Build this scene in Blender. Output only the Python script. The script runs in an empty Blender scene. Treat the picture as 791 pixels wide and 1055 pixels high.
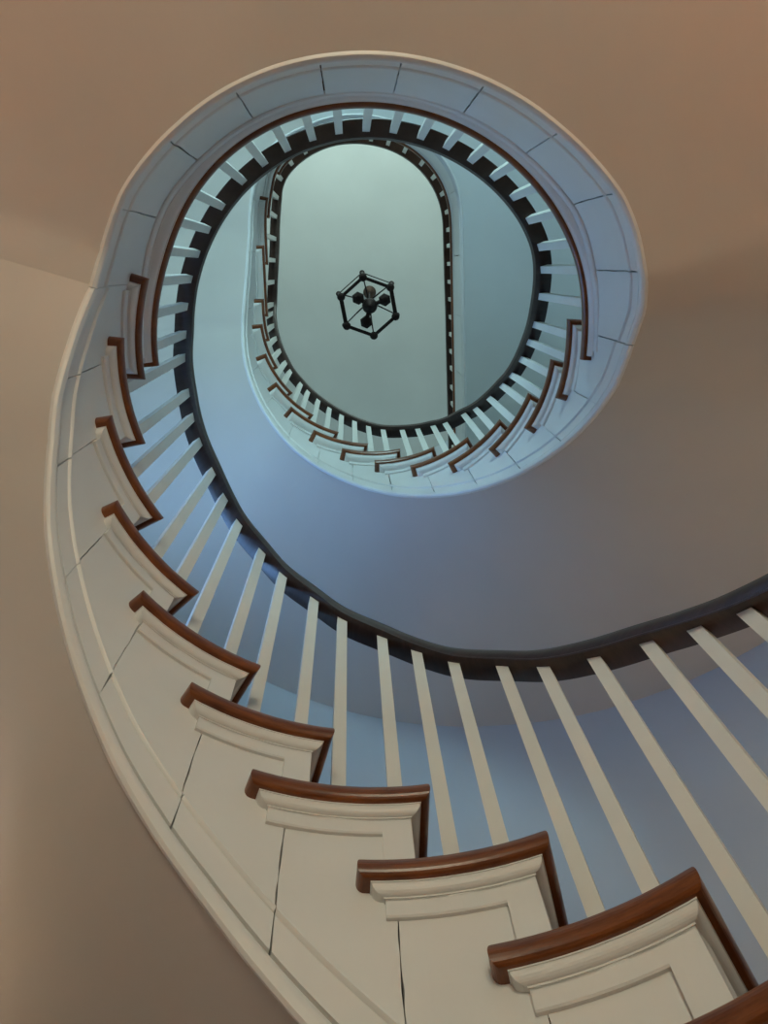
import bpy, bmesh, math, random
from mathutils import Vector, Matrix
random.seed(7)
S = 0.185            # one stair rise in metres; plan and heights below are in rises
UPRE=3.2
PATH=[(1.663,-3.569),(1.861,-3.221),(2.059,-2.874),(2.257,-2.526),(2.455,-2.179),(2.653,-1.831),(2.851,-1.483),(3.049,-1.136),(3.247,-0.788),(3.445,-0.442),(3.605,-0.076),(3.723,0.306),(3.790,0.700),(3.803,1.100),(3.762,1.498),(3.671,1.887),(3.544,2.266),(3.392,2.636),(3.208,2.991),(2.987,3.324),(2.728,3.628),(2.434,3.900),(2.111,4.135),(1.763,4.331),(1.393,4.484),(1.009,4.592),(0.614,4.655),(0.214,4.671),(-0.184,4.640),(-0.576,4.562),(-0.957,4.439),(-1.320,4.272),(-1.661,4.064),(-1.975,3.817),(-2.259,3.535),(-2.507,3.221),(-2.716,2.881),(-2.884,2.518),(-3.008,2.138),(-3.087,1.746),(-3.118,1.348),(-3.103,0.948),(-3.041,0.553),(-2.938,0.167),(-2.805,-0.211),(-2.646,-0.577),(-2.450,-0.925),(-2.209,-1.244),(-1.927,-1.527),(-1.609,-1.770),(-1.263,-1.970),(-0.895,-2.126),(-0.510,-2.235),(-0.116,-2.299),(0.284,-2.317),(0.682,-2.291),(1.076,-2.221),(1.460,-2.110),(1.830,-1.957),(2.181,-1.766),(2.509,-1.538),(2.810,-1.275),(3.080,-0.980),(3.313,-0.655),(3.504,-0.304),(3.646,0.069),(3.732,0.460),(3.771,0.858),(3.780,1.257),(3.758,1.657),(3.692,2.051),(3.575,2.433),(3.410,2.797),(3.198,3.136),(2.945,3.445),(2.654,3.720),(2.332,3.956),(1.982,4.150),(1.612,4.300),(1.226,4.405),(0.830,4.462),(0.431,4.471),(0.033,4.432),(-0.358,4.346),(-0.735,4.213),(-1.093,4.035),(-1.426,3.815),(-1.729,3.554),(-1.997,3.257),(-2.224,2.929),(-2.407,2.573),(-2.542,2.197),(-2.627,1.806),(-2.667,1.409),(-2.681,1.009),(-2.686,0.609),(-2.691,0.209),(-2.696,-0.191),(-2.700,-0.591),(-2.704,-0.991),(-2.698,-1.391),(-2.668,-1.790),(-2.608,-2.185),(-2.524,-2.576),(-2.422,-2.963),(-2.224,-3.308),(-1.942,-3.591),(-1.622,-3.830),(-1.275,-4.029),(-0.908,-4.185),(-0.524,-4.298),(-0.130,-4.368),(0.268,-4.394),(0.668,-4.375),(1.063,-4.313),(1.448,-4.206),(1.818,-4.055),(2.167,-3.860),(2.489,-3.624),(2.777,-3.346),(3.024,-3.032),(3.223,-2.686),(3.368,-2.313),(3.456,-1.924),(3.500,-1.526),(3.522,-1.127),(3.540,-0.727),(3.557,-0.328),(3.574,0.072),(3.591,0.472),(3.608,0.871),(3.626,1.271),(3.643,1.671),(3.660,2.070),(3.677,2.470),(3.694,2.870),(3.711,3.269),(3.728,3.669),(3.746,4.068),(3.763,4.468),(3.780,4.868),(3.797,5.267),(3.814,5.667),(3.831,6.067),(3.849,6.466),(3.866,6.866),(3.883,7.265),(3.900,7.665),(3.917,8.065),(3.934,8.464),(3.952,8.864),(3.969,9.264),(3.986,9.663),(4.003,10.063),(4.020,10.463),(4.037,10.862),(4.055,11.262)]
BALS=[(3.91,0.77,7.43),(4.31,0.68,7.85),(4.72,0.68,8.27),(5.22,0.7,8.79),(5.72,0.76,9.33),(6.12,0.78,9.77),(6.62,0.77,10.34),(7.02,0.73,10.81),(7.42,0.66,11.28),(7.93,0.65,11.87),(8.33,0.6,12.38),(8.83,0.59,13.04),(9.23,0.53,13.52),(9.73,0.47,14.11),(10.13,0.41,14.6),(10.54,0.35,15.11),(11.04,0.34,15.7),(11.44,0.37,16.17),(11.84,0.37,16.65),(12.44,0.37,17.35),(12.84,0.34,17.74),(13.34,0.39,18.09),(13.85,0.45,18.23),(14.35,0.42,18.23),(14.85,0.37,18.23),(15.35,0.33,18.23),(15.95,0.31,18.23),(16.46,0.33,18.23),(16.96,0.33,18.23),(17.46,0.36,18.23),(17.96,0.39,18.23),(18.46,0.41,18.23),(18.96,0.45,18.23),(19.47,0.46,18.23),(19.97,0.48,18.23),(20.47,0.5,18.23),(20.97,0.54,18.23),(21.47,0.56,18.23),(21.97,0.58,18.23),(22.48,0.6,18.23),(22.88,0.53,18.37),(23.38,0.48,18.8),(23.98,0.52,19.55),(24.38,0.54,20.06),(24.78,0.56,20.56),(25.18,0.59,21.05),(25.49,0.51,21.42),(25.89,0.54,21.91),(26.29,0.55,22.42),(26.59,0.49,22.81),(27.09,0.5,23.46),(27.39,0.47,23.85),(27.79,0.47,24.37),(28.19,0.45,24.91),(28.7,0.48,25.6),(29.1,0.42,26.15),(29.5,0.39,26.7),(29.9,0.34,27.25),(30.3,0.34,27.79),(30.7,0.31,28.33),(31.1,0.31,28.87),(31.41,0.34,29.28),(31.91,0.33,29.95),(32.21,0.34,30.35),(32.61,0.35,30.87),(33.01,0.34,31.39),(33.41,0.37,31.94),(33.81,0.38,32.53),(34.11,0.36,32.81),(34.92,0.32,33.31),(35.72,0.26,33.82),(36.52,0.22,34.3),(37.33,0.22,34.69),(38.03,0.36,35.28),(38.63,0.5,35.28),(41.04,0.48,35.28),(41.54,0.45,35.28),(42.14,0.45,35.28),(42.74,0.45,35.28),(43.35,0.47,35.28),(44.05,0.45,35.28),(44.65,0.44,35.28),(45.25,0.45,35.28),(45.85,0.42,35.28),(46.46,0.42,35.28),(47.06,0.41,35.28),(47.76,0.42,35.28),(48.46,0.42,35.28),(49.16,0.44,35.28),(49.87,0.45,35.28),(50.57,0.44,35.28),(51.27,0.44,35.28),(51.97,0.44,35.28),(52.78,0.44,35.28),(53.48,0.45,35.28)]
H2 = 13.785          # first storey floor above the eye
Z0 = H2 - 17.0       # ground floor
H3 = H2 + 17.0
ZC = 45.0            # top ceiling
PI = math.pi
def V(x, y, z): return Vector((x*S, y*S, (z-Z0)*S))
def lerp_tab(u, xs, ys):
    if u <= xs[0]: return ys[0]
    for i in range(1, len(xs)):
        if u <= xs[i]:
            t = (u-xs[i-1])/max(1e-9, xs[i]-xs[i-1]); return ys[i-1]+(ys[i]-ys[i-1])*t
    return ys[-1]
# ---------- plan path of the open well (inner nosing line) ----------
def path(u):
    t = (u+UPRE)/0.4
    i = max(1, min(len(PATH)-3, int(math.floor(t)))); t -= i
    p0, p1, p2, p3 = PATH[i-1], PATH[i], PATH[i+1], PATH[i+2]
    def cr(a, b, c, d): return 0.5*((2*b)+(-a+c)*t+(2*a-5*b+4*c-d)*t*t+(-a+3*b-3*c+d)*t*t*t)
    def dr(a, b, c, d): return 0.5*((-a+c)+2*(2*a-5*b+4*c-d)*t+3*(-a+3*b-3*c+d)*t*t)
    x, y = cr(p0[0], p1[0], p2[0], p3[0]), cr(p0[1], p1[1], p2[1], p3[1])
    dx, dy = dr(p0[0], p1[0], p2[0], p3[0]), dr(p0[1], p1[1], p2[1], p3[1])
    l = math.hypot(dx, dy); dx /= l; dy /= l
    return x, y, dx, dy
# outward side
_x, _y, _dx, _dy = path(9.0)
SG = 1 if ((_x-.5)*(-_dy)+(_y-1)*(_dx)) > 0 else -1
def off(u, o):
    x, y, dx, dy = path(u)
    return (x-SG*dy*o, y+SG*dx*o)
def nrm(u):
    x, y, dx, dy = path(u); return (-SG*dy, SG*dx)
def tan(u):
    x, y, dx, dy = path(u); return (dx, dy)
# room outline
XL, XR, YB = -8.7, 9.9, -16.0
CX, CY, CR = 0.6, 1.1, 9.3
def wall_dist(p, d):
    # distance from p along unit d to the room outline
    best = 1e9
    if d[0] < -1e-9: 
        t = (XL-p[0])/d[0]
        if t > 0 and YB <= p[1]+t*d[1] <= CY: best = min(best, t)
    if d[0] > 1e-9:
        t = (XR-p[0])/d[0]
        if t > 0 and YB <= p[1]+t*d[1] <= CY: best = min(best, t)
    if d[1] < -1e-9:
        t = (YB-p[1])/d[1]
        if t > 0 and XL <= p[0]+t*d[0] <= XR: best = min(best, t)
    q = (p[0]-CX, p[1]-CY); b = q[0]*d[0]+q[1]*d[1]; c = q[0]**2+q[1]**2-CR**2; D = b*b-c
    if D > 0:
        t = -b+math.sqrt(D)
        if t > 0 and p[1]+t*d[1] >= CY-1e-6: best = min(best, t)
    return best if best < 1e8 else 5.8
# nosing corners
UC1 = {-9:5.32,-8:6.22,-7:7.12,-6:8.03,-5:8.93,-4:9.93,-3:10.83,-2:11.74,-1:12.54,0:12.64}
for k in range(-16, -9): UC1[k] = 5.32-.91*(-9-k)
UB1 = {-9:6.90,-8:7.81,-7:8.80,-6:9.61,-5:10.53,-4:11.44,-3:12.34,-2:13.24,-1:14.03}
for k in range(-16, -9): UB1[k] = UC1[k+1]+.69
UC2 = dict(zip(range(1, 17), [23.58,24.38,25.18,25.99,26.79,27.59,28.40,29.20,30.00,30.80,31.61,32.41,33.21,33.91,35.52,37.02]))
UC2[17] = 38.52
UB2 = {1:24.98, 2:25.78, 3:26.59, 4:27.48, 5:28.29, 6:29.09, 7:29.89, 8:30.70, 9:31.50, 10:32.22, 11:33.01, 12:33.81, 13:34.51, 14:36.12, 15:37.62, 16:39.1}
U_L2a, U_L2b = 12.64, 24.18
KU = [UC1[k] for k in range(-16, 0)]+[12.64, 23.48]+[UC2[k] for k in range(1, 17)]+[38.52, 40.02]
KZ = list(range(-16, 0))+[0, 0]+list(range(1, 17))+[17, 18]
def pitch(u):
    if u < KU[0]: return H2-16+(u-KU[0])/.91
    return H2+lerp_tab(u, KU, KZ)
def zbot(u):
    if u < 12.45: return pitch(u)-3.62
    if u < 24.4: return lerp_tab(u, [12.45,12.74,13.25,13.88,14.3,15,22.9,23.3,23.69,24.4], [9.03,9.30,9.92,10.72,10.95,11.0,11.0,11.15,11.5,12.13])
    return min(pitch(u)-3.68-lerp_tab(u, [26,28,30,31,33,34,35,36.4,38], [0,.1,.35,.6,.7,.7,.4,.1,.2]), H3-2.75)
OX = [12.5,13.25,13.88,14.35,15,15.5,16,17,18,19.3,20.8,21.4,21.9,22.3,22.7,23.7,25,28,30,31,33,34,35,36.4,37.7,40,44,60]
OY = [.20,.20,.24,.28,.29,.24,.20,.17,.15,.15,.17,.20,.24,.22,.18,.14,.19,.26,.30,.32,.32,.32,.28,.24,.27,.2,.12,.12]
def of(u): return lerp_tab(u, OX, OY)          # face of the string / fascia
# ---------- materials ----------
def new_mat(name):
    m = bpy.data.materials.new(name); m.use_nodes = True
    return m, m.node_tree.nodes, m.node_tree.links, m.node_tree.nodes['Principled BSDF']
def plaster(name, col, rough=.85, var=.04, bump=.15, scale=2.0):
    m, n, l, b = new_mat(name)
    tc = n.new('ShaderNodeTexCoord'); no = n.new('ShaderNodeTexNoise'); no.inputs['Scale'].default_value = scale; no.inputs['Detail'].default_value = 6
    l.new(tc.outputs['Object'], no.inputs['Vector'])
    r = n.new('ShaderNodeValToRGB'); c = col
    r.color_ramp.elements[0].color = (c[0]*(1-var), c[1]*(1-var), c[2]*(1-var), 1); r.color_ramp.elements[0].position = .3
    r.color_ramp.elements[1].color = (min(1,c[0]*(1+var)), min(1,c[1]*(1+var)), min(1,c[2]*(1+var)), 1); r.color_ramp.elements[1].position = .7
    l.new(no.outputs['Fac'], r.inputs['Fac']); l.new(r.outputs['Color'], b.inputs['Base Color'])
    b.inputs['Roughness'].default_value = rough
    n2 = n.new('ShaderNodeTexNoise'); n2.inputs['Scale'].default_value = 60; l.new(tc.outputs['Object'], n2.inputs['Vector'])
    bp = n.new('ShaderNodeBump'); bp.inputs['Strength'].default_value = bump; bp.inputs['Distance'].default_value = .002
    l.new(n2.outputs['Fac'], bp.inputs['Height']); l.new(bp.outputs['Normal'], b.inputs['Normal'])
    return m
def wood(name, c1, c2, rough=.3, scale=3.0):
    m, n, l, b = new_mat(name)
    tc = n.new('ShaderNodeTexCoord'); mp = n.new('ShaderNodeMapping'); mp.inputs['Scale'].default_value = (scale, scale*1.3, scale*9)
    no = n.new('ShaderNodeTexNoise'); no.inputs['Scale'].default_value = 4; no.inputs['Detail'].default_value = 8; no.inputs['Roughness'].default_value = .65
    l.new(tc.outputs['Object'], mp.inputs['Vector']); l.new(mp.outputs['Vector'], no.inputs['Vector'])
    r = n.new('ShaderNodeValToRGB'); r.color_ramp.elements[0].position = .32; r.color_ramp.elements[1].position = .68
    r.color_ramp.elements[0].color = (*c1, 1); r.color_ramp.elements[1].color = (*c2, 1)
    l.new(no.outputs['Fac'], r.inputs['Fac']); l.new(r.outputs['Color'], b.inputs['Base Color'])
    b.inputs['Roughness'].default_value = rough
    b.inputs['Coat Weight'].default_value = .12; b.inputs['Coat Roughness'].default_value = .15
    return m
def planks(name, c1, c2):
    m, n, l, b = new_mat(name)
    tc = n.new('ShaderNodeTexCoord'); br = n.new('ShaderNodeTexBrick'); br.inputs['Scale'].default_value = 1.0
    br.inputs['Brick Width'].default_value = 1.6; br.inputs['Row Height'].default_value = .09; br.inputs['Mortar Size'].default_value = .002
    br.inputs['Color1'].default_value = (*c1, 1); br.inputs['Color2'].default_value = (*c2, 1); br.inputs['Mortar'].default_value = (.02,.012,.008,1)
    l.new(tc.outputs['Object'], br.inputs['Vector']); l.new(br.outputs['Color'], b.inputs['Base Color']); b.inputs['Roughness'].default_value = .35
    return m
def metal(name, col, rough=.45, met=.9):
    m, n, l, b = new_mat(name)
    tc = n.new('ShaderNodeTexCoord'); no = n.new('ShaderNodeTexNoise'); no.inputs['Scale'].default_value = 40
    l.new(tc.outputs['Object'], no.inputs['Vector'])
    r = n.new('ShaderNodeValToRGB'); r.color_ramp.elements[0].color = (*[c*.7 for c in col], 1); r.color_ramp.elements[1].color = (*[c*1.3 for c in col], 1)
    l.new(no.outputs['Fac'], r.inputs['Fac']); l.new(r.outputs['Color'], b.inputs['Base Color'])
    b.inputs['Roughness'].default_value = rough; b.inputs['Metallic'].default_value = met
    return m
def glass(name):
    m, n, l, b = new_mat(name)
    out = n['Material Output']; tr = n.new('ShaderNodeBsdfTransparent'); gl = n.new('ShaderNodeBsdfGlossy'); gl.inputs['Roughness'].default_value = .02
    mx = n.new('ShaderNodeMixShader'); mx.inputs['Fac'].default_value = .08
    l.new(tr.outputs[0], mx.inputs[1]); l.new(gl.outputs[0], mx.inputs[2]); l.new(mx.outputs[0], out.inputs['Surface']); return m
MP = plaster('white_trim_paint', (.79,.79,.775), .42, .02, .05, 6)
MB = plaster('baluster_paint', (.80,.785,.735), .42, .03, .05, 9)
MW = plaster('wall_plaster', (.42,.46,.52), .8)

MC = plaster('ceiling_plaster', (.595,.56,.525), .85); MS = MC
MC3 = plaster('upper_ceiling_plaster', (.68,.70,.685), .85)
MN = wood('nosing_wood', (.10,.024,.006), (.25,.075,.017), .3)
MR = wood('handrail_mahogany', (.028,.013,.011), (.055,.027,.022), .42)
MF = planks('floor_boards', (.20,.10,.05), (.27,.14,.07))
MT = wood('tread_wood', (.16,.06,.025), (.25,.10,.04), .35)
MK = metal('dark_bronze', (.03,.022,.022), .6, .6)
MBR = metal('brown_bronze', (.09,.055,.04), .4, .6)
MG = glass('window_glass')
# ---------- mesh building ----------
COL = bpy.context.scene.collection
def link(name, verts, faces, mat, parent=None, smooth=False, kind=None):
    me = bpy.data.meshes.new(name); me.from_pydata([tuple(v) for v in verts], [], faces)
    me.validate(); bm = bmesh.new(); bm.from_mesh(me); bmesh.ops.recalc_face_normals(bm, faces=bm.faces); bm.to_mesh(me); bm.free()
    me.materials.append(mat); o = bpy.data.objects.new(name, me); COL.objects.link(o)
    if smooth:
        for p in me.polygons: p.use_smooth = True
        me.set_sharp_from_angle(angle=math.radians(38))
    if parent is not None:
        o.parent = parent; w = Vector((0,0,0)); q = parent
        while q is not None: w += q.location; q = q.parent
        o.location = -w
    if kind: o['kind'] = kind
    return o
class MBd:
    def __init__(s): s.v = []; s.f = []
    def add(s, v, f):
        b = len(s.v); s.v += list(v); s.f += [tuple(i+b for i in q) for q in f]
    def grid(s, rows, cu=False, cv=False):
        # rows of equal length; cv closes along the row; cu closes across rows
        nr, nc = len(rows), len(rows[0]); v = [p for r in rows for p in r]; f = []
        for i in range(nr if cu else nr-1):
            for j in range(nc if cv else nc-1):
                a, b = i, (i+1) % nr; c, d = j, (j+1) % nc
                f.append((a*nc+c, b*nc+c, b*nc+d, a*nc+d))
        s.add(v, f)
    def sweep(s, us, prof, caps=True):
        rows = []
        for u in us:
            rows.append([V(*off(u, o), z) for (o, z) in prof(u)])
        s.grid(rows, cv=True)
        if caps:
            s.add(rows[0], [tuple(range(len(rows[0])))]); s.add(rows[-1], [tuple(reversed(range(len(rows[-1]))))])
    def loft(s, layers):
        s.grid(layers, cv=True)
        s.add(layers[0], [tuple(reversed(range(len(layers[0]))))]); s.add(layers[-1], [tuple(range(len(layers[-1])))])
    def box(s, c, hx, hy, hz, M=None):
        v = []
        for sx, sy, sz in ((-1,-1,-1),(1,-1,-1),(1,1,-1),(-1,1,-1),(-1,-1,1),(1,-1,1),(1,1,1),(-1,1,1)):
            p = Vector((sx*hx, sy*hy, sz*hz)); p = (M @ p) if M is not None else p; v.append(Vector(c)+p)
        s.add(v, [(0,3,2,1),(4,5,6,7),(0,1,5,4),(1,2,6,5),(2,3,7,6),(3,0,4,7)])
    def tube(s, a, b, r, n=10, r2=None, cap=True):
        a = Vector(a); b = Vector(b); d = (b-a).normalized(); r2 = r if r2 is None else r2
        x = d.orthogonal().normalized(); y = d.cross(x)
        r0 = [a+(x*math.cos(2*PI*i/n)+y*math.sin(2*PI*i/n))*r for i in range(n)]; r1 = [b+(x*math.cos(2*PI*i/n)+y*math.sin(2*PI*i/n))*r2 for i in range(n)]
        s.grid([r0, r1], cv=True)
        if cap: s.add(r0, [tuple(reversed(range(n)))]); s.add(r1, [tuple(range(n))])
    def lathe(s, c, prof, n=16, ang=0):
        rows = []
        for (r, z) in prof: rows.append([Vector(c)+Vector((r*math.cos(2*PI*i/n+ang), r*math.sin(2*PI*i/n+ang), z)) for i in range(n)])
        s.grid(rows, cv=True); s.add(rows[0], [tuple(reversed(range(n)))]); s.add(rows[-1], [tuple(range(n))])
    def make(s, name, mat, parent=None, smooth=False, kind=None): return link(name, s.v, s.f, mat, parent, smooth, kind)
def empty(name, loc, label, cat, group=None):
    o = bpy.data.objects.new(name, None); COL.objects.link(o); o.location = loc; o.empty_display_size = .2
    o['label'] = label; o['category'] = cat
    if group: o['group'] = group
    return o
def frange(a, b, h):
    n = max(1, int(math.ceil((b-a)/h-1e-6))); return [a+(b-a)*i/n for i in range(n+1)]
# ---------- setting ----------
def outline(n=40):
    p = [(XL, YB), (XL, CY)]
    for i in range(1, n): a = PI-PI*i/n; p.append((CX+CR*math.cos(a), CY+CR*math.sin(a)))
    return p+[(XR, CY), (XR, YB)]
OUTL = outline()
m = MBd(); m.add([V(x, y, Z0) for x, y in OUTL], [tuple(range(len(OUTL)))]); m.add([V(x, y, Z0-1) for x, y in OUTL], [tuple(range(len(OUTL)))])
m.grid([[V(x, y, Z0) for x, y in OUTL], [V(x, y, Z0-1) for x, y in OUTL]], cv=True); m.make('floor', MF, kind='structure')
m = MBd(); m.add([V(x, y, ZC) for x, y in OUTL], [tuple(range(len(OUTL)))]); m.add([V(x, y, ZC+1) for x, y in OUTL], [tuple(range(len(OUTL)))])
m.grid([[V(x, y, ZC) for x, y in OUTL], [V(x, y, ZC+1) for x, y in OUTL]], cv=True); m.make('ceiling', MC3, kind='structure')
N = 64; CWI = (3, 12); CWZ = (12.6, 19.6)          # stair window in the curved wall
ring = [(CX+CR*math.cos(PI-PI*i/N), CY+CR*math.sin(PI-PI*i/N)) for i in range(N+1)]; ro = [(CX+(CR+1)*math.cos(PI-PI*i/N), CY+(CR+1)*math.sin(PI-PI*i/N)) for i in range(N+1)]
def curved_piece(m, i0, i1, z0, z1):
    a, b = ring[i0:i1+1], ro[i0:i1+1]
    m.grid([[V(x, y, z0) for x, y in a], [V(x, y, z1) for x, y in a], [V(x, y, z1) for x, y in b], [V(x, y, z0) for x, y in b]], cu=True)
    for j in (i0, i1): m.add([V(*ring[j], z0), V(*ring[j], z1), V(*ro[j], z1), V(*ro[j], z0)], [(0, 1, 2, 3)])
m = MBd(); curved_piece(m, 0, CWI[0], Z0, ZC); curved_piece(m, CWI[1], N, Z0, ZC); curved_piece(m, CWI[0], CWI[1], Z0, CWZ[0]); curved_piece(m, CWI[0], CWI[1], CWZ[1], ZC)
m.make('wall_front', MW, kind='structure', smooth=True)
WT = 1.0
def flat_wall(name, horiz, c, sgn, a0, a1, opens):
    # horiz: wall runs along x at y=c, else along y at x=c; openings (a_lo,a_hi,z_lo,z_hi)
    m = MBd(); As = sorted({a0, a1}|{o[0] for o in opens}|{o[1] for o in opens}); Zs = sorted({Z0, ZC}|{o[2] for o in opens}|{o[3] for o in opens})
    for i in range(len(As)-1):
        for j in range(len(Zs)-1):
            am, zm = (As[i]+As[i+1])/2, (Zs[j]+Zs[j+1])/2
            if any(o[0] < am < o[1] and o[2] < zm < o[3] for o in opens): continue
            lo = V(c, As[i], Zs[j]) if not horiz else V(As[i], c, Zs[j]); hi = V(c+sgn*WT, As[i+1], Zs[j+1]) if not horiz else V(As[i+1], c+sgn*WT, Zs[j+1])
            ce = (lo+hi)/2; h = (hi-lo)/2; m.box(ce, abs(h.x), abs(h.y), abs(h.z))
    m.make(name, MW, kind='structure')
WIN = []
def window(n, org, ax, outw, w, z0, z1, tag=None):
    # org: inner wall face at one jamb; ax: unit along the wall; outw: unit outwards
    root = bpy.data.objects.new('window_%d' % n, None); COL.objects.link(root); root['kind'] = 'structure'
    root.location = V(org[0]+ax[0]*w/2, org[1]+ax[1]*w/2, z0)
    M3 = Matrix(((ax[0], outw[0], 0), (ax[1], outw[1], 0), (0, 0, 1)))
    def bx(m, a, b, d0, d1, q, r):
        am, dm = (a+b)/2, (d0+d1)/2
        m.box(V(org[0]+ax[0]*am+outw[0]*dm, org[1]+ax[1]*am+outw[1]*dm, (q+r)/2), (b-a)/2*S, (d1-d0)/2*S, (r-q)/2*S, M3)
    m = MBd(); t = .3
    bx(m, 0, t, .2, .7, z0, z1); bx(m, w-t, w, .2, .7, z0, z1); bx(m, 0, w, .2, .7, z0, z0+t); bx(m, 0, w, .2, .7, z1-t, z1)
    zm = (z0+z1)/2; bx(m, 0, w, .3, .6, zm-.13, zm+.13)
    for i in (1, 2): a = w*i/3; bx(m, a-.06, a+.06, .35, .55, z0, z1)
    for z in ((z0+zm)/2, (zm+z1)/2): bx(m, 0, w, .35, .55, z-.06, z+.06)
    m.make('window_frame', MP, root)
    m = MBd(); bx(m, 0, w, .43, .47, z0, z1); m.make('window_pane', MG, root)
    m = MBd(); t = .5
    bx(m, -t, 0, -.12, .05, z0-t, z1+t); bx(m, w, w+t, -.12, .05, z0-t, z1+t); bx(m, 0, w, -.12, .05, z1, z1+t); bx(m, -t, w+t, -.3, .1, z0-.35, z0)
    m.make('window_casing', MP, root)
def daylight(org, ax, outw, w, z0, z1, watts, col, spread=170):
    l = bpy.data.lights.new('window_daylight', 'AREA'); l.shape = 'RECTANGLE'; l.size = w*S; l.size_y = (z1-z0)*S; l.energy = watts; l.color = col; l.spread = math.radians(spread)
    ob = bpy.data.objects.new('window_daylight', l); COL.objects.link(ob)
    ob.location = V(org[0]+ax[0]*w/2+outw[0]*.9, org[1]+ax[1]*w/2+outw[1]*.9, (z0+z1)/2)
    ob.rotation_euler = Vector((-outw[0], -outw[1], 0)).to_track_quat('-Z', 'Y').to_euler()
W_LIST = [ # horiz, c, sgn, a0, a1, z0, z1, watts, colour
    (True, YB, -1, -2.5, 1.5, H2+1, H2+9, 117, (.58,.96,1.0)),
    (True, YB, -1, -5, 6, H3+2.5, H3+11.5, 138, (.73,1.0,.92)),
    (True, YB, -1, -3, 3, Z0+4, Z0+13, 60, (.98,.92,.68)),  # unseen ground window, added; its warm tint stands in for a lit room
]
def opens(f): return [(w[3], w[4], w[5], w[6]) for w in W_LIST if f(w)]
flat_wall('wall_left', False, XL, -1, YB, CY, opens(lambda w: not w[0] and w[1] == XL))
flat_wall('wall_right', False, XR, 1, YB, CY, opens(lambda w: not w[0] and w[1] == XR))
flat_wall('wall_back', True, YB, -1, XL-WT, XR+WT, opens(lambda w: w[0]))
WF = []
for w in W_LIST:
    horiz, c, sgn, a0, a1, z0, z1, en, colr = w
    WF.append(((a0, c) if horiz else (c, a0), (1, 0) if horiz else (0, 1), (0, sgn) if horiz else (sgn, 0), a1-a0, z0, z1, en, colr))
pa, pb = ring[CWI[0]], ring[CWI[1]]; wl_ = math.hypot(pb[0]-pa[0], pb[1]-pa[1]); axx = ((pb[0]-pa[0])/wl_, (pb[1]-pa[1])/wl_); oo = (-axx[1], axx[0])
if oo[0]*(pa[0]-CX)+oo[1]*(pa[1]-CY) < 0: oo = (-oo[0], -oo[1])
WF.append((pa, axx, oo, wl_, CWZ[0], CWZ[1], 28, (.24,.50,1)))
for i, w in enumerate(WF): window(i+1, *w[:6]); daylight(*w[:8])
# landings: plaster underside + boarded floor, from the well edge out to the room outline
def ring_rows(us, zin, zout, o0):
    rows = [[], [], [], []]; NR = 8; rows = [[] for _ in range(NR+1)]
    for u in us:
        p = off(u, o0(u)); d = nrm(u); L = wall_dist(p, d)+.05
        for i in range(NR+1):
            t = i/NR; e = min(1, t*L/3.0); e = e*e*(3-2*e)
            rows[i].append(V(p[0]+d[0]*L*t, p[1]+d[1]*L*t, zin(u)*(1-e)+zout(u)*e))
    return rows
def soffit(name, u0, u1, mat, parent=None, kind=None, flat=None, h=.12):
    us = frange(u0, u1, h); zi = lambda u: max(zbot(u)+.03, Z0+.02)
    zo = zi if flat is None else (lambda u: flat)
    r = ring_rows(us, zi, zo, lambda u: of(u)+.01); m = MBd()
    m.grid(r); top = [[p+Vector((0, 0, .25*S)) for p in row] for row in r]; m.grid(top)
    m.grid([r[0], top[0]]); m.grid([r[-1], top[-1]]); m.grid([[a[0] for a in r], [a[0] for a in top]]); m.grid([[a[-1] for a in r], [a[-1] for a in top]])
    return m.make(name, mat, parent, smooth=True, kind=kind)
def upper_floor(u0, u1, zt):
    us = frange(u0, u1, .25); r = ring_rows(us, lambda u: zt-.16, lambda u: zt-.16, lambda u: of(u)+.04)
    m = MBd(); m.grid(r); b = [[p-Vector((0, 0, .25*S)) for p in row] for row in r]; m.grid(b)
    m.grid([r[0], b[0]]); m.grid([r[-1], b[-1]]); m.make('floor', MF, kind='structure')
soffit('ceiling', 13.88, 23.5, MC, kind='structure')
upper_floor(12.9, 23.9, H2)
soffit('ceiling', 40.02, 58, MC3, kind='structure')
upper_floor(38.75, 58, H3)
# ---------- staircase flights ----------
ROT = math.radians(5.5)
def rdir(u):
    n = nrm(u); c, s = math.cos(ROT), math.sin(ROT); return (n[0]*c-n[1]*s, n[0]*s+n[1]*c)
def front_pts(u, d):
    # nosing line set back d from the front edge: inner corner and outer end
    a = off(u+d, d); r = rdir(u+.16); L = wall_dist(a, r)-.03
    return a, (a[0]+r[0]*L, a[1]+r[1]*L)
def tread_layer(k, u0, uB, uN, d, z):
    pts = []; a, b = front_pts(u0, d); pts.append(a); nn_ = max(3, int((uB-u0)/.1))
    for i in range(1, nn_+1): pts.append(off(u0+d+(uB-u0-2*d)*i/nn_, d))
    pts.append(off(uB-d, of(uB)+.05)); 
    un = min(uN+.28, uB-d-.02)
    for i in range(6, -1, -1): u = un+(uB-d-un)*i/6; pts.append(off(u, of(u)+.05))
    p = off(un, .5); r = rdir(uN+.16); L = wall_dist(p, r)-.03; e = (p[0]+r[0]*L, p[1]+r[1]*L)
    pts.append(p); pts.append(e)
    # along the curved wall back to the front line
    c = ((e[0]+b[0])/2, (e[1]+b[1])/2); q = (c[0]-CX, c[1]-CY); pts.append(c); pts.append(b)
    return [V(x, y, z) for x, y in pts]
NT = .21; OV = .205; EV = .225
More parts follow.
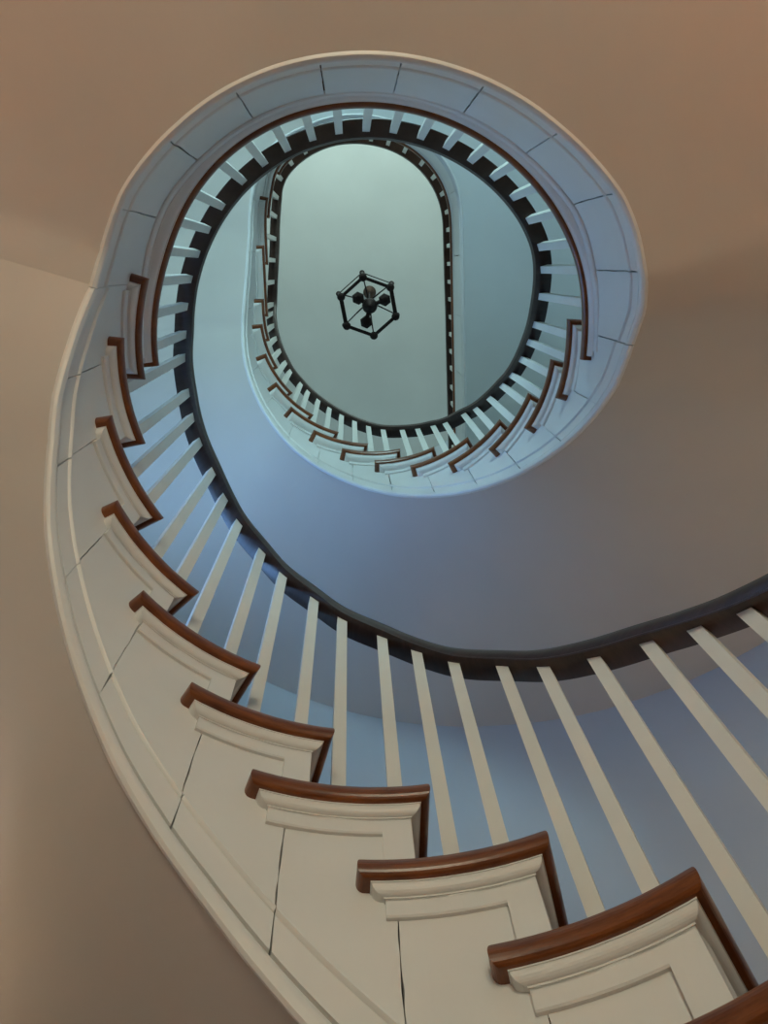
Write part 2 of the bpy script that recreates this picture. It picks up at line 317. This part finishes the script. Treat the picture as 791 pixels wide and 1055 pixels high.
def build_flight(root, ks, UC, UB, u_start, u_end):
    for k in ks:
        zt = H2+k; u0 = UC[k]; uB = UB[k]; uN = UC[k+1]
        m = MBd(); lay = []
        for a in range(13): an = PI*a/12; lay.append(tread_layer(k, u0, uB, uN, .075*(1-math.sin(an)**.8), zt-NT/2+NT/2*math.cos(an)))
        m.loft(lay); tr = m.make('tread', MN, root)
        # cove under the nosing, returned along the riser
        zc = zt-NT; m = MBd(); rows = []
        prof = [(0, 0), (-.014, .0), (-.014, .1)]+[(-.014-.088*math.sin(a*PI/12), .1+.8*(1-math.cos(a*PI/12))) for a in range(1, 7)]+[(-.102, .9), (-.118, .9), (-.118, 1.0), (-.135, 1.0)]
        for (dz, t) in prof+[(-.135, 1.4)]:
            d0 = .075; row = []
            def D(u): return d0+(max(.155, of(u)-.045)-d0)*t
            df = .10+(OV-.10)*t; de = .11+(EV-.11)*t
            a, b = front_pts(u0, df); a = off(u0+df, D(u0)); row.append(V(*b, zc+dz)); row.append(V(*a, zc+dz))
            for u in frange(u0+df, uB-de, .1)[1:]: row.append(V(*off(u, D(u)), zc+dz))
            row.append(V(*off(uB-de, of(uB)+.03), zc+dz)); rows.append(row)
        nmin = min(len(q) for q in rows)
        rows = [q if len(q) == nmin else q[:1]+[q[1+round(i*(len(q)-3)/(nmin-3))] for i in range(nmin-2)]+q[-1:] for q in rows]
        m.grid(rows); m.make('cove_moulding', MP, tr)
        # stair bracket: band under the cove and a vertical band beside the riser
        ob = lambda u: max(.155, of(u)-.045); m = MBd(); us = frange(u0+OV, uB-EV, .1)
        z1, z2 = zc-.12, zc-.30
        m.sweep(us, lambda u: [(ob(u), z1), (ob(u), z2+.015), (ob(u)+.012, z2), (of(u)+.03, z2), (of(u)+.03, z1)])
        m.sweep([u0+OV, u0+.3, u0+.38, u0+.46], lambda u: [(ob(u), z1), (ob(u), zt-1), (of(u)+.03, zt-1), (of(u)+.03, z1)])
        m.make('bracket', MP, tr)
        # riser board below this tread
        m = MBd(); a = off(u0+OV, ob(u0)); r = rdir(u0+OV); L = wall_dist(a, r)-.02; b = (a[0]+r[0]*L, a[1]+r[1]*L); t = tan(u0+OV)
        lo = [V(a[0], a[1], zt-1), V(b[0], b[1], zt-1), V(b[0]+t[0]*.1, b[1]+t[1]*.1, zt-1), V(a[0]+t[0]*.1, a[1]+t[1]*.1, zt-1)]
        m.loft([lo, [p+Vector((0, 0, (1-NT+.02)*S)) for p in lo]]); m.make('riser', MP, root)
    # cut string: one board per step, parted by fine open joints
    m = MBd(); g = .006
    cuts = [u_start]+[UC[k]+.38 for k in ks if UC[k]+.38 > u_start+.2]+[u_end]
    def kk(u):
        best = ks[0]-1
        for k in ks:
            if UC[k]+OV <= u+1e-6: best = k
        return best
    for i in range(len(cuts)-1):
        a, b = cuts[i]+(g if i else 0), cuts[i+1]-(g if i < len(cuts)-2 else 0)
        if b-a < .05: continue
        st = [UC[k]+OV for k in ks if a < UC[k]+OV < b]; br = [a]+st+[b]
        for j in range(len(br)-1):
            k = kk((br[j]+br[j+1])/2); ztop = min(H2+k-NT+.01, 1e9)
            string_board(m, br[j], br[j+1], lambda u, z=ztop: z, jl=(j == 0 and i > 0), jr=(j == len(br)-2 and i < len(cuts)-2), seed=i)
    m.make('stringer', MP, root, smooth=True)
    bead(u_start, u_end, root)
def string_board(m, a, b, ztop, jl=False, jr=False, seed=0, hI=.24, hG=.70):
    NZ = 14; us = frange(a, b, .1)
    def prof(u):
        o = of(u); zb = max(zbot(u), Z0-.5); zt = ztop(u); I = zb+hI; G = zb+hG
        if zt < G+.2: G = zt-.2
        if I > G-.1: I = G-.1
        P = [(o+.05, I), (o+.05, I+.035), (o-.03, I+.042), (o-.03, G-.07), (o-.045, G-.06), (o-.06, G-.03), (o-.055, G-.005), (o-.04, G+.01), (o-.02, G+.015), (o-.015, G+.03), (o, G+.03)]
        for i in range(1, NZ): P.append((o, G+.03+(zt-G-.03)*i/NZ))
        return P+[(o, zt), (o+.22, zt), (o+.22, I)]
    rnd = random.Random(seed*13+5); jit = [rnd.uniform(-.007, .007) for _ in range(NZ+16)]
    rows = []
    for n, u in enumerate(us):
        P = prof(u); row = []
        for q, (o, z) in enumerate(P):
            uu = u
            if (n == 0 and jl) or (n == len(us)-1 and jr): uu = u+jit[min(q, len(jit)-1)]
            row.append(V(*off(uu, o), z))
        rows.append(row)
    m.grid(rows, cv=True); m.add(rows[0], [tuple(range(len(rows[0])))]); m.add(rows[-1], [tuple(reversed(range(len(rows[-1]))))])
def bead(a, b, root, name='stringer_moulding', hb=.235):
    m = MBd()
    def prof(u):
        o = of(u); z = max(zbot(u), Z0-.6); I = z+hb
        return [(o+.05, I), (o-.03, I-.005), (o-.05, I-.035), (o-.065, I-.07), (o-.07, I-.11), (o-.065, I-.15), (o-.05, z+.02), (o-.02, z-.005), (o+.0, z), (o+.06, z+.06), (o+.06, I)]
    m.sweep(frange(a, b, .1), prof); return m.make(name, MP, root, smooth=True)
F1 = empty('staircase', V(*off(8, 1.5), Z0), 'nearest curved staircase flight, sweeping up the left with white stringer and brown tread ends', 'staircase', 'curved staircase flights')
build_flight(F1, list(range(-16, 0)), UC1, UB1, -.85, 13.87)
so = soffit('soffit', -.6, 13.9, MS, F1)
F2 = empty('staircase', V(*off(30, 1.5), H2), 'farther curved staircase flight, rising from the right around the pale ceiling to its left', 'staircase', 'curved staircase flights')
build_flight(F2, list(range(1, 17)), UC2, UB2, 23.78, 40.0)
soffit('soffit', 23.48, 40.04, MS, F2)
# ---------- landing edges ----------
def landing_edge(root, a, b, zt, ustr0, ustr1, cuts):
    m = MBd(); us = frange(a, b, .1)
    m.sweep(us, lambda u: [(of(u)+.06, zt), (.055, zt), (.022, zt-.018), (.004, zt-.055), (0, zt-.105), (.006, zt-.155), (.026, zt-.19), (.06, zt-NT), (of(u)+.06, zt-NT), (of(u)+.06, zt-.01)]); m.make('nosing', MN, root, smooth=True)
    zc = zt-NT; m = MBd(); T = ((0, .0), (-.012, .02), (-.012, .12), (-.035, .2), (-.06, .38), (-.085, .68), (-.1, .9), (-.118, .9), (-.118, 1.0), (-.13, 1.0))
    def cov(u):
        e = max(.13, of(u)-.045); return [(.07+(e-.07)*t, zc+dz) for dz, t in T]+[(of(u)+.1, zc-.13), (of(u)+.1, zc)]
    m.sweep(frange(a+.07, b-.07, .1), cov); m.make('cove_moulding', MP, root, smooth=True)
    m = MBd(); z1, z2 = zc-.12, zc-.32
    m.sweep(frange(a+.16, b-.16, .1), lambda u: [(max(.13, of(u)-.045), z1), (max(.13, of(u)-.045), z2+.02), (max(.13, of(u)-.045)+.02, z2), (of(u)+.05, z2), (of(u)+.05, z1)]); m.make('apron_moulding', MP, root)
    m = MBd(); C = [ustr0]+cuts+[ustr1]; g = .009
    for i in range(len(C)-1):
        p, q = C[i]+(g if i else 0), C[i+1]-(g if i < len(C)-2 else 0)
        string_board(m, p, q, lambda u: zt-NT, jl=i > 0, jr=i < len(C)-2, seed=i+40, hI=.20, hG=.55)
    m.make('fascia_board', MP, root, smooth=True)
    bead(ustr0, ustr1, root, 'bead_moulding', .195)
E1 = empty('landing_edge', V(*off(18, .3), H2-2.7), 'white curved fascia with fine vertical cracks and brown nosing around the first landing opening', 'landing edge')
landing_edge(E1, U_L2a, U_L2b, H2, 13.88, 23.76, [14.83, 15.79, 16.75, 17.8, 18.76, 19.78, 20.83, 21.82, 22.81])
E2 = empty('landing_edge', V(*off(46, .3), H3-2.7), 'pale straight-sided fascia and nosing of the upper landing, seen through the well on the right', 'landing edge')
landing_edge(E2, UC2[17], 57.0, H3, 40.02, 57.0, [41.5, 43.5, 45.5, 47.5, 49.5, 51.5, 53.5])
# ---------- balustrades ----------
RW = [(-.165, 0), (.165, 0), (.18, .012), (.185, .04), (.17, .07), (.185, .12), (.195, .2), (.18, .28), (.13, .35), (.06, .385), (0, .39), (-.06, .385), (-.13, .35), (-.18, .28), (-.195, .2), (-.185, .12), (-.17, .07), (-.185, .04), (-.18, .012)]
B = [(u, o, z) for (u, o, z) in BALS]
lo = [(u, .78, B[0][2]-(3.91-u)*1.07) for u in (.8, 1.25, 1.7, 2.15, 2.6, 3.05, 3.48)]
B = lo+B
gap = [(39.2, .5, 35.28), (39.8, .5, 35.28), (40.4, .49, 35.28)]
i39 = max(i for i, b in enumerate(B) if b[0] < 39)+1
B = B[:i39]+gap+B[i39:]+[(54.1, .45, 35.28), (54.75, .45, 35.28), (55.4, .45, 35.28), (56.05, .45, 35.28), (56.7, .45, 35.28)]
ZRS = [b[2] for b in B]
RU = [b[0] for b in B]
def smooth_tab(y, it):
    y = list(y)
    for _ in range(it): y = [y[0]]+[(y[i-1]+2*y[i]+y[i+1])/4 for i in range(1, len(y)-1)]+[y[-1]]
    return y
RO = smooth_tab([b[1]+(.06 if b[0] > 40.2 else 0) for b in B], 2); RZ = smooth_tab(ZRS, 2)
def crom(u, xs, ys):
    i = 0
    while i < len(xs)-2 and xs[i+1] < u: i += 1
    x0, x1 = xs[i], xs[i+1]; t = min(1.2, max(-.6, (u-x0)/(x1-x0)))
    def sl(j):
        if j <= 0: return (ys[1]-ys[0])/(xs[1]-xs[0])
        if j >= len(xs)-1: return (ys[-1]-ys[-2])/(xs[-1]-xs[-2])
        return (ys[j+1]-ys[j-1])/(xs[j+1]-xs[j-1])
    h = x1-x0; a, b = sl(i)*h, sl(i+1)*h
    return (2*t**3-3*t*t+1)*ys[i]+(t**3-2*t*t+t)*a+(-2*t**3+3*t*t)*ys[i+1]+(t**3-t*t)*b
def rail_o(u): return crom(u, RU, RO)
def rail_z(u): return crom(u, RU, RZ)
def handrail(root, a, b):
    m = MBd(); rows = []
    for u in frange(a, b, .08):
        o, z = rail_o(u), rail_z(u); rows.append([V(*off(u, o+w), z+h) for w, h in RW])
    m.grid(rows, cv=True); m.add(rows[0], [tuple(range(len(RW)))]); m.add(rows[-1], [tuple(reversed(range(len(RW))))])
    return m.make('handrail', MR, root, smooth=True)
def base_z(u):
    if u >= U_L2a+.02 and u < UC2[1]+.1: return H2-.02
    if u >= UC2[17]+.1: return H3-.02
    best = Z0
    for k, v in list(UC1.items())+list(UC2.items()):
        if k == 0: continue
        if v+.1 <= u and not (k > 0 and u < 23.5): best = max(best, H2+k-.02)
    return best
def baluster(root, u):
    o = rail_o(u); x, y = off(u, o); zb, zt = base_z(u), rail_z(u)+.04; t = tan(u); n = nrm(u); w = .078
    def sec(z, w, dz=0):
        return [Vector((sx*w*t[0]+sy*w*n[0], sx*w*t[1]+sy*w*n[1], z))*S for sx, sy in ((-1,-1),(1,-1),(1,1),(-1,1))]
    h = zt-zb; sl = (rail_z(u+.05)-rail_z(u-.05))/.1
    top = [p+Vector((0, 0, sx*w*sl*S)) for p, sx in zip(sec(h, w*.96), (-1, 1, 1, -1))]
    m = MBd(); m.loft([sec(0, w), sec(h*.5, w*.98), top])
    ob = m.make('baluster', MB, root); ob.location = V(x, y, zb)-root.location
def balustrade(a, b, label, ends=None):
    us = [u for u in RU if a <= u < b]; um = us[len(us)//2]
    root = empty('balustrade', V(*off(um, rail_o(um)), base_z(um)), label, 'balustrade', 'stair and landing balustrades')
    handrail(root, a, b)
    for u in us: baluster(root, u)
balustrade(.6, 12.75, 'dark handrail on cream square balusters of the lower flight, nearest, sweeping across the lower picture')
balustrade(12.75, 23.15, 'dark handrail with short-looking white balusters around the first landing opening, arched across the top')
balustrade(23.15, 38.8, 'dark handrail and slim white balusters curving down the right and around the upper flight')
balustrade(38.8, 57.2, 'thin distant handrail guarding the upper landing, straight down the right of the pale ceiling')
# ---------- lantern ----------
LX, LY, LZ = .78, 1.59, 37.0
L = empty('pendant_lantern', V(LX, LY, LZ), 'black open hexagonal metal lantern hanging below the pale top ceiling', 'lantern')
TX, TY = 1.01, 1.19                                   # canopy
def tilt(z): k = (z-LZ)/(ZC-LZ); return (LX+(TX-LX)*k, LY+(TY-LY)*k)
a0 = math.radians(-99.6-1.0)
def hexp(r, z, sh=0, cxy=(LX, LY)): return [V(cxy[0]+r*math.cos(a0+i*PI/3), cxy[1]+r*math.sin(a0+i*PI/3), z) for i in range(6)]
HB, HT = hexp(1.25, 37.0), hexp(1.42, 39.0, cxy=(LX+.02, LY-.02))
def bar(m, a, b, w, h):
    d = (b-a); l = d.length; d.normalize(); up = Vector((0, 0, 1)) if abs(d.z) < .9 else Vector((1, 0, 0)); s = d.cross(up).normalized(); t = s.cross(d)
    m.box((a+b)/2, l/2, w*S/2, h*S/2, Matrix((d, s, t)).transposed())
for i in range(6):
    m = MBd(); bar(m, HB[i], HB[(i+1) % 6], .14, .12); m.make('bottom_rail', MK, L)
    m = MBd(); bar(m, HT[i], HT[(i+1) % 6], .045, .06); m.make('top_rail', MK, L)
    m = MBd(); bar(m, HB[i], HT[i], .11, .11); m.lathe(HB[i]-Vector((0, 0, .07*S)), [(.07*S, -.06*S), (.16*S, -.02*S), (.18*S, .06*S), (.16*S, .15*S), (.08*S, .2*S)], 12); m.lathe(HT[i], [(.06*S, -.1*S), (.12*S, -.05*S), (.12*S, .06*S), (.05*S, .12*S)], 12); m.make('corner_post', MK, L)
    m = MBd(); c = V(*tilt(39.6), 39.6); mid = (c+HT[i])/2+Vector((0, 0, .18*S)); m.tube(c, mid, .035*S, 8); m.tube(mid, HT[i], .03*S, 8); m.make('stay_rod', MK, L)
m = MBd(); hc = V(LX+.06, LY-.03, 37.2)
m.lathe(hc, [(.04*S, -.35*S), (.13*S, -.28*S), (.30*S, -.1*S), (.34*S, .08*S), (.28*S, .3*S), (.12*S, .45*S), (.08*S, .9*S), (.08*S, 2.4*S)], 20); m.make('hub', MK, L)
for dx, dy in ((-.50, -.32), (.66, -.25), (-.15, .70)):
    m = MBd(); c = hc+Vector((dx, dy, .05))*S; m.tube(hc+Vector((0, 0, .05*S)), c, .09*S, 10)
    arm = m.make('arm', MK, L)
    m = MBd(); m.lathe(c, [(.12*S, -.14*S), (.26*S, -.06*S), (.29*S, .1*S), (.29*S, .14*S), (.08*S, .15*S)], 6, .4); m.make('candle_cup', MK, L)
    m = MBd(); m.lathe(c+Vector((0, 0, .14*S)), [(.07*S, 0), (.07*S, .6*S), (.03*S, .7*S)], 10); m.make('candle_tube', MP, L)
m = MBd(); m.tube(V(*tilt(39.5), 39.5), V(*tilt(ZC-.25), ZC-.25), .035*S, 8); m.make('hanging_rod', MK, L)
m = MBd(); m.lathe(V(TX, TY, ZC-.3), [(.05*S, 0), (.2*S, .06*S), (.32*S, .2*S), (.34*S, .3*S)], 24); m.make('canopy', MBR, L)
# ---------- floor lamp on the ground floor, out of frame, warm light at the back, added fill under the stairs ----------
def floor_lamp(x, y, watts, label, col):
    root = empty('floor_lamp', V(x, y, Z0), label, 'lamp')
    m = MBd(); m.lathe(V(x, y, Z0), [(.75*S, 0), (.75*S, .08*S), (.2*S, .2*S), (.08*S, .3*S), (.06*S, 7.2*S)], 20); m.make('stand', MK, root)
    m = MBd(); n = 24; rows = [[V(x+r*math.cos(2*PI*i/n), y+r*math.sin(2*PI*i/n), Z0+z) for i in range(n)] for r, z in ((.45, 8.6), (1.05, 7.0))]; m.grid(rows, cv=True)
    sh = m.make('lamp_shade', MSH, root)
    m = MBd(); c = V(x, y, Z0+7.5); m.lathe(c, [(.05*S, -.3*S), (.18*S, -.1*S), (.22*S, .1*S), (.12*S, .3*S), (.03*S, .35*S)], 12); m.make('bulb', MBULB, root)
    l = bpy.data.lights.new('lamp_light', 'POINT'); l.energy = watts; l.color = col; l.shadow_soft_size = .06; ob = bpy.data.objects.new('lamp_light', l); ob.location = V(x, y, Z0+8.05); COL.objects.link(ob)
MSH = plaster('shade_linen', (.8,.7,.55), .9); 
MBULB, nn, ll, bb = new_mat('bulb_glow'); bb.inputs['Emission Color'].default_value = (1,.6,.3,1); bb.inputs['Emission Strength'].default_value = 4
floor_lamp(-6, -5, 9, 'standing lamp with linen shade on the ground floor, left', (1, .32, .08))
floor_lamp(8, -6.5, 25, 'standing lamp with linen shade on the ground floor, right', (1, .34, .10))
floor_lamp(6, 5, 12, 'added unseen fill lamp with linen shade beneath the right of the stairs', (1, .80, .50))  # fill lamp added out of view to brighten the right soffit
floor_lamp(-5, 6, 19.5, 'added unseen fill lamp with linen shade beneath the left of the stairs', (1, .87, .77))  # added out of view, lifts the lower left soffit and stringer
# ---------- daylight ----------
W = bpy.data.worlds.new('World'); bpy.context.scene.world = W; W.use_nodes = True
wn, wl = W.node_tree.nodes, W.node_tree.links; bg = wn['Background']
sky = wn.new('ShaderNodeTexSky'); sky.sky_type = 'HOSEK_WILKIE'; sky.turbidity = 4; sky.sun_direction = (.2, -.5, .8)
wl.new(sky.outputs['Color'], bg.inputs['Color']); bg.inputs['Strength'].default_value = .1
# ---------- camera ----------
cam = bpy.data.cameras.new('camera'); co = bpy.data.objects.new('camera', cam); COL.objects.link(co)
R3 = [(.999228665,0,-.039269263), (-.011074581,.95940955,-.281798988), (.037675305,.282016517,.958669524)]
X, Y, Zv = Vector(R3[0]), -Vector(R3[1]), -Vector(R3[2])
Mx = Matrix((X, Y, Zv)).transposed().to_4x4(); Mx.translation = V(0, 0, 0); co.matrix_world = Mx
cam.sensor_fit = 'HORIZONTAL'; cam.sensor_width = 36; cam.lens = 853.0/791*36; cam.clip_start = .02; cam.clip_end = 200
sc = bpy.context.scene; sc.camera = co
sc.view_settings.view_transform = 'Standard'; sc.view_settings.look = 'None'; sc.view_settings.gamma = 1; sc.view_settings.use_curve_mapping = False
sc.view_settings.exposure = 0.0
